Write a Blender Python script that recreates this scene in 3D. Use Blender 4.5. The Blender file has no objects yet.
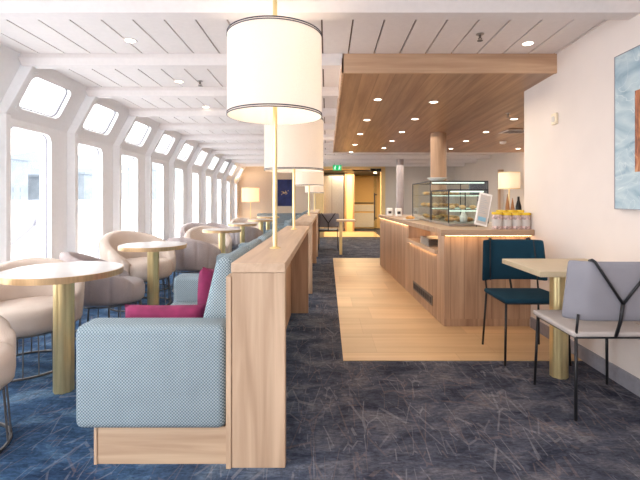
import bpy, bmesh, math, random
from mathutils import Vector, Matrix
random.seed(7)
C = bpy.context.scene.collection
PI = math.pi
F, VX, VY, H = 425.0, 327.0, 199.0, 1.17          # focal in pixels, vanishing point, eye height
def R(d): return math.radians(d)
def at(x, y, Y): return Vector(((x-VX)/F*Y, Y, H-(y-VY)/F*Y))

# ------------------------------------------------------------------ materials
def srgb(r, g, b):
    f = lambda c: (c/255/12.92) if c/255 <= .04045 else ((c/255+.055)/1.055)**2.4
    return (f(r), f(g), f(b), 1)
class NT:
    def __init__(s, name):
        s.m = bpy.data.materials.new(name); s.m.use_nodes = True
        s.t = s.m.node_tree; s.p = s.t.nodes['Principled BSDF']; s.out = s.t.nodes['Material Output']
    def n(s, typ, **kw):
        nd = s.t.nodes.new(typ)
        for k, v in kw.items():
            if k in nd.inputs: nd.inputs[k].default_value = v
            else: setattr(nd, k, v)
        return nd
    def l(s, a, b): s.t.links.new(a, b)
    def coords(s, scale=(1,1,1), rot=(0,0,0), loc=(0,0,0)):
        tc = s.n('ShaderNodeTexCoord'); mp = s.n('ShaderNodeMapping')
        mp.inputs['Scale'].default_value = scale; mp.inputs['Rotation'].default_value = rot; mp.inputs['Location'].default_value = loc
        s.l(tc.outputs['Object'], mp.inputs['Vector']); return mp.outputs['Vector']
    def ramp(s, fac, stops):
        r = s.n('ShaderNodeValToRGB'); e = r.color_ramp.elements
        while len(e) < len(stops): e.new(.5)
        for k, (p, c) in enumerate(stops): e[k].position = p; e[k].color = c
        s.l(fac, r.inputs['Fac']); return r.outputs['Color']
    def math(s, op, a, b=None):
        n = s.n('ShaderNodeMath', operation=op)
        for i, v in enumerate((a, b)):
            if v is None: continue
            if isinstance(v, (int, float)): n.inputs[i].default_value = v
            else: s.l(v, n.inputs[i])
        return n.outputs[0]
    def mix(s, fac, a, b, mode='MIX'):
        n = s.n('ShaderNodeMix', data_type='RGBA', blend_type=mode)
        for i, v in ((0, fac), (6, a), (7, b)):
            if isinstance(v, (int, float, tuple)): n.inputs[i].default_value = v
            else: s.l(v, n.inputs[i])
        return n.outputs[2]
    def bump(s, h, dist=.002, strength=.5):
        b = s.n('ShaderNodeBump'); b.inputs['Distance'].default_value = dist; b.inputs['Strength'].default_value = strength
        s.l(h, b.inputs['Height']); s.l(b.outputs[0], s.p.inputs['Normal'])
def plain(name, col, rough=.6, metal=0, noise=.04, nscale=30, emis=None, estr=0, spec=None):
    t = NT(name); p = t.p
    p.inputs['Roughness'].default_value = rough; p.inputs['Metallic'].default_value = metal
    nz = t.n('ShaderNodeTexNoise', Scale=nscale); t.l(t.coords(), nz.inputs['Vector'])
    d = tuple(c*(1-noise*2) for c in col[:3])+(1,); u = tuple(min(1, c*(1+noise*2)) for c in col[:3])+(1,)
    t.l(t.ramp(nz.outputs['Fac'], [(.3, d), (.7, u)]), p.inputs['Base Color'])
    if emis: p.inputs['Emission Color'].default_value = emis; p.inputs['Emission Strength'].default_value = estr
    if spec is not None: p.inputs['Specular IOR Level'].default_value = spec
    return t.m
def wood(name, light, dark, axis='Z', rough=.5, plank=None, plank_axis='X', seam=(.35,.25,.18,1), length=0, fine=1.0):
    t = NT(name)
    ai = 'XYZ'.index(axis); sc = [22*fine]*3; sc[ai] = 1.3*fine
    v = t.coords(tuple(sc))
    n1 = t.n('ShaderNodeTexNoise', Scale=1.0, Detail=5.0, Distortion=.5); t.l(v, n1.inputs['Vector'])
    sc2 = [3.2]*3; sc2[ai] = .35
    n2 = t.n('ShaderNodeTexNoise', Scale=1.0, Detail=3.0, Distortion=1.2); t.l(t.coords(tuple(sc2)), n2.inputs['Vector'])
    f = t.math('ADD', t.math('MULTIPLY', n1.outputs['Fac'], .6), t.math('MULTIPLY', n2.outputs['Fac'], .4))
    col = t.ramp(f, [(.36, dark), (.62, light)])
    if plank:
        tc = t.n('ShaderNodeTexCoord'); sp = t.n('ShaderNodeSeparateXYZ'); t.l(tc.outputs['Object'], sp.inputs[0])
        q = t.math('DIVIDE', sp.outputs['XYZ'.index(plank_axis)], plank)
        idx = t.math('FLOOR', q); fr = t.math('FRACT', q)
        s1 = t.math('LESS_THAN', fr, .022 if plank > .15 else .06)
        wn = t.n('ShaderNodeTexWhiteNoise', noise_dimensions='1D'); t.l(idx, wn.inputs['W'])
        tone = wn.outputs['Value']
        if length:
            off = t.math('MULTIPLY', wn.outputs['Value'], length)
            q2 = t.math('DIVIDE', t.math('ADD', sp.outputs[ai], off), length)
            s2 = t.math('LESS_THAN', t.math('FRACT', q2), .004/length*1.2)
            s1 = t.math('MAXIMUM', s1, s2)
            w2 = t.n('ShaderNodeTexWhiteNoise', noise_dimensions='2D'); cb = t.n('ShaderNodeCombineXYZ')
            t.l(idx, cb.inputs[0]); t.l(t.math('FLOOR', q2), cb.inputs[1]); t.l(cb.outputs[0], w2.inputs['Vector']); tone = w2.outputs['Value']
        g = t.math('ADD', t.math('MULTIPLY', tone, .22), .86)
        cc = t.n('ShaderNodeCombineColor'); [t.l(g, cc.inputs[k]) for k in range(3)]
        col = t.mix(1.0, col, cc.outputs[0], 'MULTIPLY')
        col = t.mix(t.math('MULTIPLY', s1, .55), col, seam)
    t.l(col, t.p.inputs['Base Color']); t.p.inputs['Roughness'].default_value = rough
    t.bump(n1.outputs['Fac'], .001, .15)
    return t.m
def weave(name, base, hi, pitch=.011, rough=.95, bump=.4):
    t = NT(name)
    tc = t.n('ShaderNodeTexCoord'); sp = t.n('ShaderNodeSeparateXYZ'); t.l(tc.outputs['Object'], sp.inputs[0])
    k = 2*PI/pitch
    s = [t.math('SINE', t.math('MULTIPLY', sp.outputs[i], k)) for i in range(3)]
    nm = t.n('ShaderNodeNewGeometry'); sn = t.n('ShaderNodeSeparateXYZ')
    vt = t.n('ShaderNodeVectorTransform', vector_type='NORMAL', convert_from='WORLD', convert_to='OBJECT')
    t.l(nm.outputs['Normal'], vt.inputs[0]); t.l(vt.outputs[0], sn.inputs[0])
    w = [t.math('ABSOLUTE', sn.outputs[i]) for i in range(3)]
    pr = [t.math('MULTIPLY', t.math('MULTIPLY', s[1], s[2]), w[0]), t.math('MULTIPLY', t.math('MULTIPLY', s[0], s[2]), w[1]), t.math('MULTIPLY', t.math('MULTIPLY', s[0], s[1]), w[2])]
    f = t.math('ADD', t.math('ADD', pr[0], pr[1]), pr[2])
    g = t.math('ADD', t.math('MULTIPLY', f, .5), .5)
    nz = t.n('ShaderNodeTexNoise', Scale=9.0); t.l(t.coords(), nz.inputs['Vector'])
    col = t.ramp(g, [(.3, base), (.72, hi)])
    col = t.mix(.12, col, nz.outputs['Fac'], 'OVERLAY')
    t.l(col, t.p.inputs['Base Color']); t.p.inputs['Roughness'].default_value = rough
    t.p.inputs['Specular IOR Level'].default_value = .15
    t.bump(g, .002, bump)
    return t.m
def glass(name, tint=(1,1,1,1), refl=.12, rough=.02):
    t = NT(name); tr = t.n('ShaderNodeBsdfTransparent'); gl = t.n('ShaderNodeBsdfGlossy')
    tr.inputs[0].default_value = tint; gl.inputs['Roughness'].default_value = rough
    fr = t.n('ShaderNodeLayerWeight'); mx = t.n('ShaderNodeMixShader')
    nz = t.n('ShaderNodeTexNoise', Scale=2.0); t.l(t.coords(), nz.inputs['Vector'])
    fac = t.math('ADD', t.math('MULTIPLY', t.math('POWER', fr.outputs['Facing'], 5.0), .5), t.math('ADD', t.math('MULTIPLY', nz.outputs['Fac'], refl*.1), .03))
    t.l(fac, mx.inputs[0]); t.l(tr.outputs[0], mx.inputs[1]); t.l(gl.outputs[0], mx.inputs[2]); t.l(mx.outputs[0], t.out.inputs[0])
    return t.m
def glow(name, col, strength):
    t = NT(name); e = t.n('ShaderNodeEmission', Strength=strength); e.inputs[0].default_value = col
    t.l(e.outputs[0], t.out.inputs[0]); return t.m
def lampshade(name, col, strength):
    t = NT(name); t.p.inputs['Roughness'].default_value = .9
    v = t.coords((180, 180, 260)); nz = t.n('ShaderNodeTexNoise', Scale=1.0); t.l(v, nz.inputs['Vector'])
    c = t.ramp(nz.outputs['Fac'], [(.3, tuple(x*.93 for x in col[:3])+(1,)), (.7, col)])
    t.l(c, t.p.inputs['Base Color'])
    tl = t.n('ShaderNodeBsdfTranslucent'); t.l(c, tl.inputs[0]); mx = t.n('ShaderNodeMixShader'); mx.inputs[0].default_value = .45
    t.l(t.p.outputs[0], mx.inputs[1]); t.l(tl.outputs[0], mx.inputs[2]); t.l(mx.outputs[0], t.out.inputs[0])
    t.p.inputs['Emission Color'].default_value = srgb(255, 236, 216); t.p.inputs['Emission Strength'].default_value = strength
    return t.m
def carpet(name):
    t = NT(name)
    n1 = t.n('ShaderNodeTexNoise', Scale=3.2, Detail=6.0, Roughness=.7, Distortion=.6); t.l(t.coords((1,1.6,1)), n1.inputs['Vector'])
    tc = t.n('ShaderNodeTexCoord'); sp = t.n('ShaderNodeSeparateXYZ'); t.l(tc.outputs['Object'], sp.inputs[0])
    daylight_mix = t.n('ShaderNodeMapRange'); t.l(sp.outputs[0], daylight_mix.inputs[0]); daylight_mix.inputs[1].default_value = -.9; daylight_mix.inputs[2].default_value = .1  # daylight put into the carpet colour: bluer towards the windows, charcoal to the right
    n2 = t.n('ShaderNodeTexNoise', Scale=60.0, Detail=2.0); t.l(t.coords(), n2.inputs['Vector'])
    n3 = t.n('ShaderNodeTexNoise', Scale=26.0, Detail=4.0, Roughness=.8, Distortion=1.5); t.l(t.coords((.5,1.6,1), (0,0,.5)), n3.inputs['Vector'])
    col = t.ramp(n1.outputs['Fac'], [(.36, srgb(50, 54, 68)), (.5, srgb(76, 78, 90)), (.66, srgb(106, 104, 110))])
    col = t.mix(daylight_mix.outputs[0], t.ramp(n1.outputs['Fac'], [(.34, srgb(42, 62, 90)), (.5, srgb(58, 86, 118)), (.66, srgb(98, 126, 152))]), col)
    col = t.mix(.55, col, t.ramp(n3.outputs['Fac'], [(.38, (.18,.18,.18,1)), (.62, (.72,.72,.72,1))]), 'OVERLAY')
    col = t.mix(.3, col, t.ramp(n2.outputs['Fac'], [(.3, (.25,.25,.25,1)), (.7, (.75,.75,.75,1))]), 'OVERLAY')
    for k, (ang, sc, wd, c, op) in enumerate([(20, 7, .010, (150,126,116), .42), (75, 6, .010, (168,164,170), .5), (-35, 8.5, .012, (150,126,116), .4), (50, 9, .012, (176,174,180), .45),
                                 (-70, 11, .014, (165,160,166), .4), (5, 9, .012, (150,126,116), .4), (33, 13, .016, (60,58,66), .5), (-15, 12, .016, (46,46,56), .5)]):
        v = t.coords((1.0, .22, 1), (0, 0, R(ang)), (k*3.7, k*1.3, 0))
        vo = t.n('ShaderNodeTexVoronoi', feature='DISTANCE_TO_EDGE', Scale=sc); t.l(v, vo.inputs['Vector'])
        ln = t.math('LESS_THAN', vo.outputs['Distance'], wd*1.3)
        mk = t.n('ShaderNodeTexNoise', Scale=3.4, Detail=3.0); t.l(t.coords((1,1,1), (0,0,0), (k*5.1, 9*k, 0)), mk.inputs['Vector'])
        ln = t.math('MULTIPLY', ln, t.math('GREATER_THAN', mk.outputs['Fac'], .53))
        brk = t.n('ShaderNodeTexNoise', Scale=22.0); t.l(t.coords((1,1,1), (0,0,0), (k, 2*k, 0)), brk.inputs['Vector'])
        col = t.mix(t.math('MULTIPLY', ln, t.math('MULTIPLY', brk.outputs['Fac'], op*.8)), col, srgb(*c))
    t.l(col, t.p.inputs['Base Color']); t.p.inputs['Roughness'].default_value = .95; t.p.inputs['Specular IOR Level'].default_value = .1
    t.bump(n2.outputs['Fac'], .004, .5)
    return t.m
def brass(name, col=(.80,.64,.30,1), rough=.28):
    t = NT(name); nz = t.n('ShaderNodeTexNoise', Scale=1.0, Detail=3.0); t.l(t.coords((60,60,3)), nz.inputs['Vector'])
    t.l(t.ramp(nz.outputs['Fac'], [(.3, tuple(c*.82 for c in col[:3])+(1,)), (.7, col)]), t.p.inputs['Base Color'])
    t.p.inputs['Metallic'].default_value = .8; t.p.inputs['Roughness'].default_value = rough
    return t.m

M = {}
M['wall'] = plain('warm_white_paint', srgb(226, 214, 207), .8, noise=.01, nscale=4)
M['farwall'] = plain('grey_beige_wall', srgb(216, 206, 196), .85, noise=.012, nscale=3)
M['white'] = plain('white_enamel', srgb(246, 246, 247), .5, noise=.008)
M['ceil'] = plain('ceiling_white', srgb(232, 224, 221), .6, noise=.01)
M['groove'] = plain('dark_groove', srgb(120, 104, 94), .9)
M['oak'] = wood('light_oak_vertical', srgb(204, 175, 148), srgb(168, 138, 112), 'Z', .5)
M['oak_y'] = wood('light_oak_lengthwise', srgb(206, 178, 152), srgb(178, 148, 122), 'Y', .45)
M['oak_x'] = wood('light_oak_crosswise', srgb(202, 174, 146), srgb(168, 138, 112), 'X', .45)
M['walnut'] = wood('warm_brown_oak', srgb(188, 156, 128), srgb(146, 114, 90), 'Z', .5)
M['counter'] = wood('counter_oak_boards', srgb(206, 174, 146), srgb(170, 138, 112), 'Z', .5, .125, 'Y', seam=srgb(140,104,78))
M['counter_x'] = wood('counter_oak_boards_front', srgb(194, 162, 134), srgb(156, 124, 100), 'Z', .5, .125, 'X', seam=srgb(120,88,66))
M['ctop'] = wood('counter_top_oak', srgb(190, 160, 132), srgb(160, 130, 104), 'X', .4)
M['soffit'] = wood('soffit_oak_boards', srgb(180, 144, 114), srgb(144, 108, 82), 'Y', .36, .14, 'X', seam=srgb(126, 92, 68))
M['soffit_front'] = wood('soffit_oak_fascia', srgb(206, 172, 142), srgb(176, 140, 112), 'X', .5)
M['floor'] = wood('pale_oak_planks', srgb(216, 182, 140), srgb(198, 162, 120), 'X', .42, .46, 'Y', seam=srgb(176, 140, 102), length=.9, fine=.5)
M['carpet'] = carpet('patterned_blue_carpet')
M['sofa'] = weave('light_blue_houndstooth', srgb(98, 116, 125), srgb(164, 176, 182), .014)
M['beige'] = weave('beige_upholstery', srgb(196, 178, 164), srgb(216, 200, 188), .006, bump=.15)
M['taupe'] = weave('taupe_upholstery', srgb(172, 160, 158), srgb(190, 178, 176), .006, bump=.15)
M['grey_fab'] = weave('grey_chair_fabric', srgb(134, 132, 140), srgb(154, 152, 160), .005, bump=.2)
M['grey_lt'] = weave('grey_beige_chair_fabric', srgb(178, 168, 164), srgb(196, 188, 184), .005, bump=.2)
M['teal'] = weave('dark_teal_fabric', srgb(22, 52, 68), srgb(34, 68, 86), .005, bump=.2)
M['magenta'] = plain('magenta_velvet', srgb(128, 34, 78), .85, noise=.12, nscale=12)
M['black'] = plain('black_metal', srgb(34, 34, 38), .45, .3)
M['dark'] = plain('dark_grey', srgb(58, 58, 64), .6)
M['skirt'] = plain('grey_skirting', srgb(140, 138, 146), .6)
M['brass'] = brass('polished_brass', (.92,.74,.38,1), .33)
M['tedge2'] = plain('champagne_laminate', srgb(196, 178, 148), .4, noise=.02)
M['chrome'] = plain('brushed_steel', srgb(170, 166, 164), .3, .9, noise=.05)
M['wire'] = plain('grey_bronze_wire', srgb(120, 116, 114), .4, .7)
M['ttop'] = plain('pale_tabletop', srgb(200, 193, 188), .35, noise=.02, nscale=8)
M['tedge'] = brass('brass_table_edge', (.66,.44,.24,1), .36)
M['glass'] = glass('clear_glass')
M['glassy'] = glass('display_glass', (.93,.96,.94,1), .3)
M['shade'] = lampshade('linen_lampshade', srgb(240, 232, 224), .18)
M['shade2'] = lampshade('warm_linen_lampshade', srgb(250, 225, 190), .55)
M['trimstripe'] = plain('navy_shade_trim', srgb(58, 58, 72), .8)
M['bulb'] = glow('warm_bulb', srgb(255, 222, 170), 16)
M['lens'] = glow('downlight_lens', srgb(255, 240, 215), 9)
M['strip'] = glow('warm_led_strip', srgb(255, 205, 145), 11)
M['green'] = glow('exit_green', srgb(40, 190, 110), .9)
M['signwhite'] = glow('exit_white', srgb(235, 255, 240), 1.3)
M['paper'] = plain('white_paper', srgb(240, 238, 236), .7)
M['ink'] = plain('pale_grey_print', srgb(170, 178, 188), .8)
M['inkblue'] = plain('pale_blue_print', srgb(140, 190, 215), .8)
M['lid'] = plain('yellow_plastic', srgb(226, 190, 40), .5)
M['tin'] = plain('pink_grey_candy_tin', srgb(196, 172, 168), .5, noise=.3, nscale=45)
M['pastry'] = plain('golden_pastry', srgb(226, 168, 104), .7, noise=.2, nscale=20)
M['bun'] = plain('pale_bread', srgb(226, 190, 140), .7, noise=.1, nscale=20)
M['brown'] = plain('brown_paper', srgb(170, 120, 80), .8)
M['navyart'] = plain('navy_canvas', srgb(30, 40, 90), .8, noise=.2, nscale=6)
M['yellowwall'] = plain('cream_yellow_wall', srgb(236, 206, 150), .8, noise=.02)
M['orangewall'] = plain('tan_wall', srgb(206, 188, 168), .85, noise=.02)
M['greysofa'] = plain('grey_blue_upholstery', srgb(112, 124, 134), .9)
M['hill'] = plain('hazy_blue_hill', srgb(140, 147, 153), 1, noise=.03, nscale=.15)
M['deckwhite'] = plain('white_ship_rail', srgb(246, 246, 246), .6)
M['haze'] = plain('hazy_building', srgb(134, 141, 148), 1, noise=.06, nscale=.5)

# ------------------------------------------------------------------ mesh helpers
def bm_new(): return bmesh.new()
def box(bm, x0, x1, y0, y1, z0, z1):
    v = [bm.verts.new(p) for p in ((x0,y0,z0),(x1,y0,z0),(x1,y1,z0),(x0,y1,z0),(x0,y0,z1),(x1,y0,z1),(x1,y1,z1),(x0,y1,z1))]
    for f in ((0,3,2,1),(4,5,6,7),(0,1,5,4),(1,2,6,5),(2,3,7,6),(3,0,4,7)): bm.faces.new([v[i] for i in f])
def hexa(bm, p):
    v = [bm.verts.new(q) for q in p]
    for f in ((0,3,2,1),(4,5,6,7),(0,1,5,4),(1,2,6,5),(2,3,7,6),(3,0,4,7)): bm.faces.new([v[i] for i in f])
def rbox(bm, x0, x1, y0, y1, z0, z1, r=.02, seg=3):
    t = bmesh.new(); box(t, x0, x1, y0, y1, z0, z1)
    bmesh.ops.bevel(t, geom=list(t.edges), offset=r, segments=seg, profile=.5, affect='EDGES')
    me = bpy.data.meshes.new('t'); t.to_mesh(me); t.free(); bm.from_mesh(me); bpy.data.meshes.remove(me)
def lathe(bm, prof, cx=0, cy=0, n=32, rfun=None, close=False):
    rings = []
    for (r, z) in prof:
        rings.append([bm.verts.new((cx+(r*(rfun(a) if rfun else 1))*math.cos(a), cy+(r*(rfun(a) if rfun else 1))*math.sin(a), z)) for a in (2*PI*i/n for i in range(n))])
    for k in range(len(rings)-1):
        for i in range(n):
            j = (i+1) % n; bm.faces.new((rings[k][i], rings[k][j], rings[k+1][j], rings[k+1][i]))
    if close:
        bm.faces.new(list(reversed(rings[0]))); bm.faces.new(rings[-1])
def tube(bm, pts, r, n=8, closed=False):
    pts = [Vector(p) for p in pts]; N = len(pts); rings = []
    for i, p in enumerate(pts):
        if closed: d = (pts[(i+1) % N]-pts[i-1])
        else: d = (pts[min(i+1, N-1)]-pts[max(i-1, 0)])
        d.normalize(); up = Vector((0,0,1)) if abs(d.z) < .95 else Vector((0,1,0))
        a = d.cross(up).normalized(); b = d.cross(a).normalized()
        rr = r[i] if isinstance(r, (list, tuple)) else r
        rings.append([bm.verts.new(p+a*rr*math.cos(2*PI*k/n)+b*rr*math.sin(2*PI*k/n)) for k in range(n)])
    for i in range(N if closed else N-1):
        q = rings[(i+1) % N]
        for k in range(n):
            j = (k+1) % n; bm.faces.new((rings[i][k], rings[i][j], q[j], q[k]))
    if not closed:
        bm.faces.new(list(reversed(rings[0]))); bm.faces.new(rings[-1])
def prism(bm, poly, z0, z1):
    a = [bm.verts.new((x, y, z0)) for x, y in poly]; b = [bm.verts.new((x, y, z1)) for x, y in poly]
    bm.faces.new(list(reversed(a))); bm.faces.new(b)
    for i in range(len(poly)):
        j = (i+1) % len(poly); bm.faces.new((a[i], a[j], b[j], b[i]))
def ell(bm, c, s, n=2):
    t = bmesh.new(); bmesh.ops.create_icosphere(t, subdivisions=n, radius=1)
    for v in t.verts: v.co = Vector((c[0]+v.co.x*s[0], c[1]+v.co.y*s[1], c[2]+v.co.z*s[2]))
    me = bpy.data.meshes.new('t'); t.to_mesh(me); t.free(); bm.from_mesh(me); bpy.data.meshes.remove(me)
def obj(name, bm, mat, parent=None, smooth=False, loc=None, bevel=0, sub=0):
    bmesh.ops.recalc_face_normals(bm, faces=bm.faces)
    me = bpy.data.meshes.new(name); bm.to_mesh(me); bm.free()
    me.materials.append(M[mat] if isinstance(mat, str) else mat)
    o = bpy.data.objects.new(name, me); C.objects.link(o)
    if smooth:
        for p in me.polygons: p.use_smooth = True
    if parent: o.parent = parent
    if loc is not None: o.location = loc
    if bevel:
        md = o.modifiers.new('bevel', 'BEVEL'); md.width = bevel; md.segments = 2; md.limit_method = 'ANGLE'
    if sub:
        md = o.modifiers.new('sub', 'SUBSURF'); md.levels = sub; md.render_levels = sub
    return o
def autosmooth(o, ang=35):
    for p in o.data.polygons: p.use_smooth = True
    o.data.set_sharp_from_angle(angle=R(ang)); return o
def thing(name, label, cat, loc=(0,0,0), rotz=0, group=None):
    o = bpy.data.objects.new(name, None); C.objects.link(o); o.location = loc; o.rotation_euler = (0,0,rotz)
    o.empty_display_size = .1; o['label'] = label; o['category'] = cat
    if group: o['group'] = group
    return o
def tag(o, label, cat, group=None):
    o['label'] = label; o['category'] = cat
    if group: o['group'] = group
    return o
def struct(name, bm, mat, parent=None, **kw):
    o = obj(name, bm, mat, parent, **kw)
    if parent is None: o['kind'] = 'structure'
    return o
def dup(root, loc, rotz, label, group=None):
    r = root.copy(); C.objects.link(r); r.location = loc; r.rotation_euler = (0,0,rotz); r['label'] = label
    if group: r['group'] = group
    for ch in list(root.children):
        c = ch.copy(); C.objects.link(c); c.parent = r
        for g in list(ch.children):
            d = g.copy(); C.objects.link(d); d.parent = c
    return r

# ------------------------------------------------------------------ room shell
XW = 1.86          # inner face of the right wall
YF = 13.0          # far wall
XL = -2.72         # window wall plane
XT = -2.475        # where the sloping windows meet the ceiling
def zc(Y): return 2.345-.019*(Y-3.5) if Y > 3.5 else 2.345-.012*(Y-3.5)
def zk(Y): return zc(Y)-.47
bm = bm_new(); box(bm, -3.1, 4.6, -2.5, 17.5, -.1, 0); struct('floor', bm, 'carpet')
bm = bm_new()
prism(bm, [(.118, 3.07), (XW-.001, 3.07), (XW-.001, 4.01), (3.9, 4.01), (3.9, 8.4), (.118, 8.4)], -.004, .004); struct('floor_planks', bm, 'floor')
# ceiling boards with open grooves
bm = bm_new(); YS = [-2.5, 3.5, 8, 13.2]
x = XT-.05
while x < 4.0:
    x1 = x+.196
    for a, b in zip(YS, YS[1:]):
        hexa(bm, [(x,a,zc(a)),(x1,a,zc(a)),(x1,b,zc(b)),(x,b,zc(b)),(x,a,zc(a)+.02),(x1,a,zc(a)+.02),(x1,b,zc(b)+.02),(x,b,zc(b)+.02)])
    x += .208
struct('ceiling', bm, 'ceil')
bm = bm_new()
for a, b in zip(YS, YS[1:]):
    hexa(bm, [(-2.6,a,zc(a)+.022),(4.6,a,zc(a)+.022),(4.6,b,zc(b)+.022),(-2.6,b,zc(b)+.022),(-2.6,a,zc(a)+.05),(4.6,a,zc(a)+.05),(4.6,b,zc(b)+.05),(-2.6,b,zc(b)+.05)])
struct('ceiling_backing', bm, 'groove')
# ribs: posts and beams
PY = [3.52+.955*k for k in range(-3, 10)]
nb = 0
for Y in PY:
    nb += 1
    bm = bm_new(); w = .06; d = .085
    k0, t0 = zk(Y), zc(Y)
    box(bm, XL-.02, XL+d, Y-w/2, Y+w/2, 0, k0)
    hexa(bm, [(XL-.02,Y-w/2,k0),(XL+d,Y-w/2,k0),(XL+d,Y+w/2,k0),(XL-.02,Y+w/2,k0),
              (XT-.06,Y-w/2,t0),(XT+.10,Y-w/2,t0),(XT+.10,Y+w/2,t0),(XT-.06,Y+w/2,t0)])
    struct('trim_%d' % nb, bm, 'white', bevel=.008)
    x1 = XW
    if 3.4 < Y < 8.5: x1 = .125
    elif Y > 8.5: x1 = 4.0
    bm = bm_new(); z = zc(Y); a = .085; b = .05; hh = .085
    pr = [(-a, 0), (-a, -.035), (-b, -hh), (b, -hh), (a, -.035), (a, 0)]
    l = [bm.verts.new((XT-.02, Y+p[0], z+p[1]+.002)) for p in pr]; r = [bm.verts.new((x1, Y+p[0], z+p[1]+.002)) for p in pr]
    bm.faces.new(l); bm.faces.new(list(reversed(r)))
    for i in range(6): bm.faces.new((l[i], l[(i+1) % 6], r[(i+1) % 6], r[i]))
    struct('ceiling_beam_%d' % nb, bm, 'ceil')
# window bays
def rr(u0, u1, v0, v1, r, n=5):
    pts = []
    for (cx, cy, a0) in ((u1-r, v0+r, -90), (u1-r, v1-r, 0), (u0+r, v1-r, 90), (u0+r, v0+r, 180)):
        for i in range(n+1):
            a = R(a0+90*i/n); pts.append((cx+r*math.cos(a), cy+r*math.sin(a)))
    return pts
def ringmesh(bm, outer, inner, f, depth, back=True):
    """a panel between two loops of equal count; f maps (u,v,depth) to the world"""
    N = len(outer)
    def mk(loop, d): return [bm.verts.new(f(u, v, d)) for u, v in loop]
    o0, i0, o1, i1 = mk(outer, 0), mk(inner, 0), mk(outer, depth), mk(inner, depth)
    for i in range(N):
        j = (i+1) % N
        bm.faces.new((o0[i], o0[j], i0[j], i0[i])); bm.faces.new((i0[i], i0[j], i1[j], i1[i]))
        bm.faces.new((o1[j], o1[i], i1[i], i1[j])); bm.faces.new((o0[j], o0[i], o1[i], o1[j]))
def rectloop(u0, u1, v0, v1, n=5):
    pts = []
    for (cx, cy) in ((u1, v0), (u1, v1), (u0, v1), (u0, v0)):
        for i in range(n+1):
            e = .0005*i; pts.append((cx-(e if cx == u1 else -e), cy))
    return pts
win = 0
for k, Y in enumerate(PY):
    Ye = Y+.955 if k < len(PY)-1 else YF
    Y0, Y1 = Y, Ye
    kz, tz = zk((Y0+Y1)/2), zc((Y0+Y1)/2)
    bm = bm_new()
    g0, g1 = Y0+.09, min(Y0+.655, Y1-.08)
    f_low = lambda u, v, d: (XL-d, u, v)
    ringmesh(bm, rectloop(Y0, Y1, 0, kz+.03), rr(g0, g1, .36, kz-.07, .07), f_low, .10)
    sl = Vector((XT-XL, 0, tz-kz)); L = sl.length; sl.normalize(); nrm = Vector((-sl.z, 0, sl.x))
    f_up = lambda u, v, d: tuple(Vector((XL, u, kz))+sl*v+nrm*d)
    ringmesh(bm, rectloop(Y0, Y1, -.01, L+.03), rr(g0+.04, Y0+.69, L*.20, L*.79, .06), f_up, .09)
    win += 1
    wall = struct('wall_left' if win == 1 else 'wall_left_%d' % win, bm, 'white')
    for (tagn, f, a0, a1, b0, b1, r_) in (('lower', f_low, g0, g1, .36, kz-.07, .07), ('upper', f_up, g0+.04, Y0+.69, L*.20, L*.79, .06)):
        bm = bm_new()
        ringmesh(bm, rr(a0-.03, a1+.03, b0-.03, b1+.03, r_+.03), rr(a0+.002, a1-.002, b0+.002, b1-.002, r_), lambda u, v, d: f(u, v, d-.012), .03)
        wn = struct('window_%d' % (win*2-(1 if tagn == 'lower' else 0)), bm, 'white')
        bm = bm_new()
        lp = rr(a0-.004, a1+.004, b0-.004, b1+.004, r_)
        bm.faces.new([bm.verts.new(f(u, v, .05)) for u, v in lp])
        obj('pane', bm, 'glass', wn)
        bm = bm_new()      # thin grey gasket
        ringmesh(bm, rr(a0, a1, b0, b1, r_), rr(a0+.008, a1-.008, b0+.008, b1-.008, r_-.005), lambda u, v, d: f(u, v, d+.03), .012)
        obj('gasket', bm, 'skirt', wn)
bm = bm_new(); box(bm, XL-.001, XL+.05, .6, YF, 0, .12); struct('baseboard_left', bm, 'skirt')
# right wall
bm = bm_new(); box(bm, XW, XW+.14, -2.5, 4.01, 0, 2.42); struct('wall_right', bm, 'wall')
bm = bm_new(); box(bm, XW-.014, XW, -2.5, 3.86, 0, .1); struct('baseboard_right', bm, 'skirt')
bm = bm_new(); box(bm, 3.9, 4.0, 4.01, YF, 0, 2.4); struct('wall_right_galley', bm, 'farwall')
bm = bm_new(); box(bm, XW+.14, 3.9, 3.93, 4.01, 0, 2.4); struct('wall_galley_near', bm, 'wall')
bm = bm_new(); box(bm, XL, XW, -2.6, -2.5, 0, 2.45); struct('wall_back', bm, 'wall')
# far wall with passage opening; left part follows the sloping section
XO0, XO1 = -.10, 1.66
zf = zc(YF)+.02
bm = bm_new()
pts = [(XL, 0), (-.35, 0), (-.35, zf), (XT, zf), (XL, zk(YF))]
a = [bm.verts.new((x, YF, z)) for x, z in pts]; b = [bm.verts.new((x, YF+.15, z)) for x, z in pts]
bm.faces.new(a); bm.faces.new(list(reversed(b)))
for i in range(5): bm.faces.new((a[i], b[i], b[(i+1) % 5], a[(i+1) % 5]))
struct('wall_far_left', bm, 'orangewall')
bm = bm_new(); box(bm, XO1+.12, 3.9, YF, YF+.15, 0, zf); struct('wall_far_right', bm, 'farwall')
bm = bm_new(); box(bm, -.35, XO0, YF-.02, YF+.3, 0, zf); box(bm, XO1, XO1+.12, YF-.02, YF+.3, 0, zf); box(bm, XO0, XO1, YF-.02, YF+.3, 2.08, zf)
struct('wall_far_opening', bm, 'yellowwall')
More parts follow.
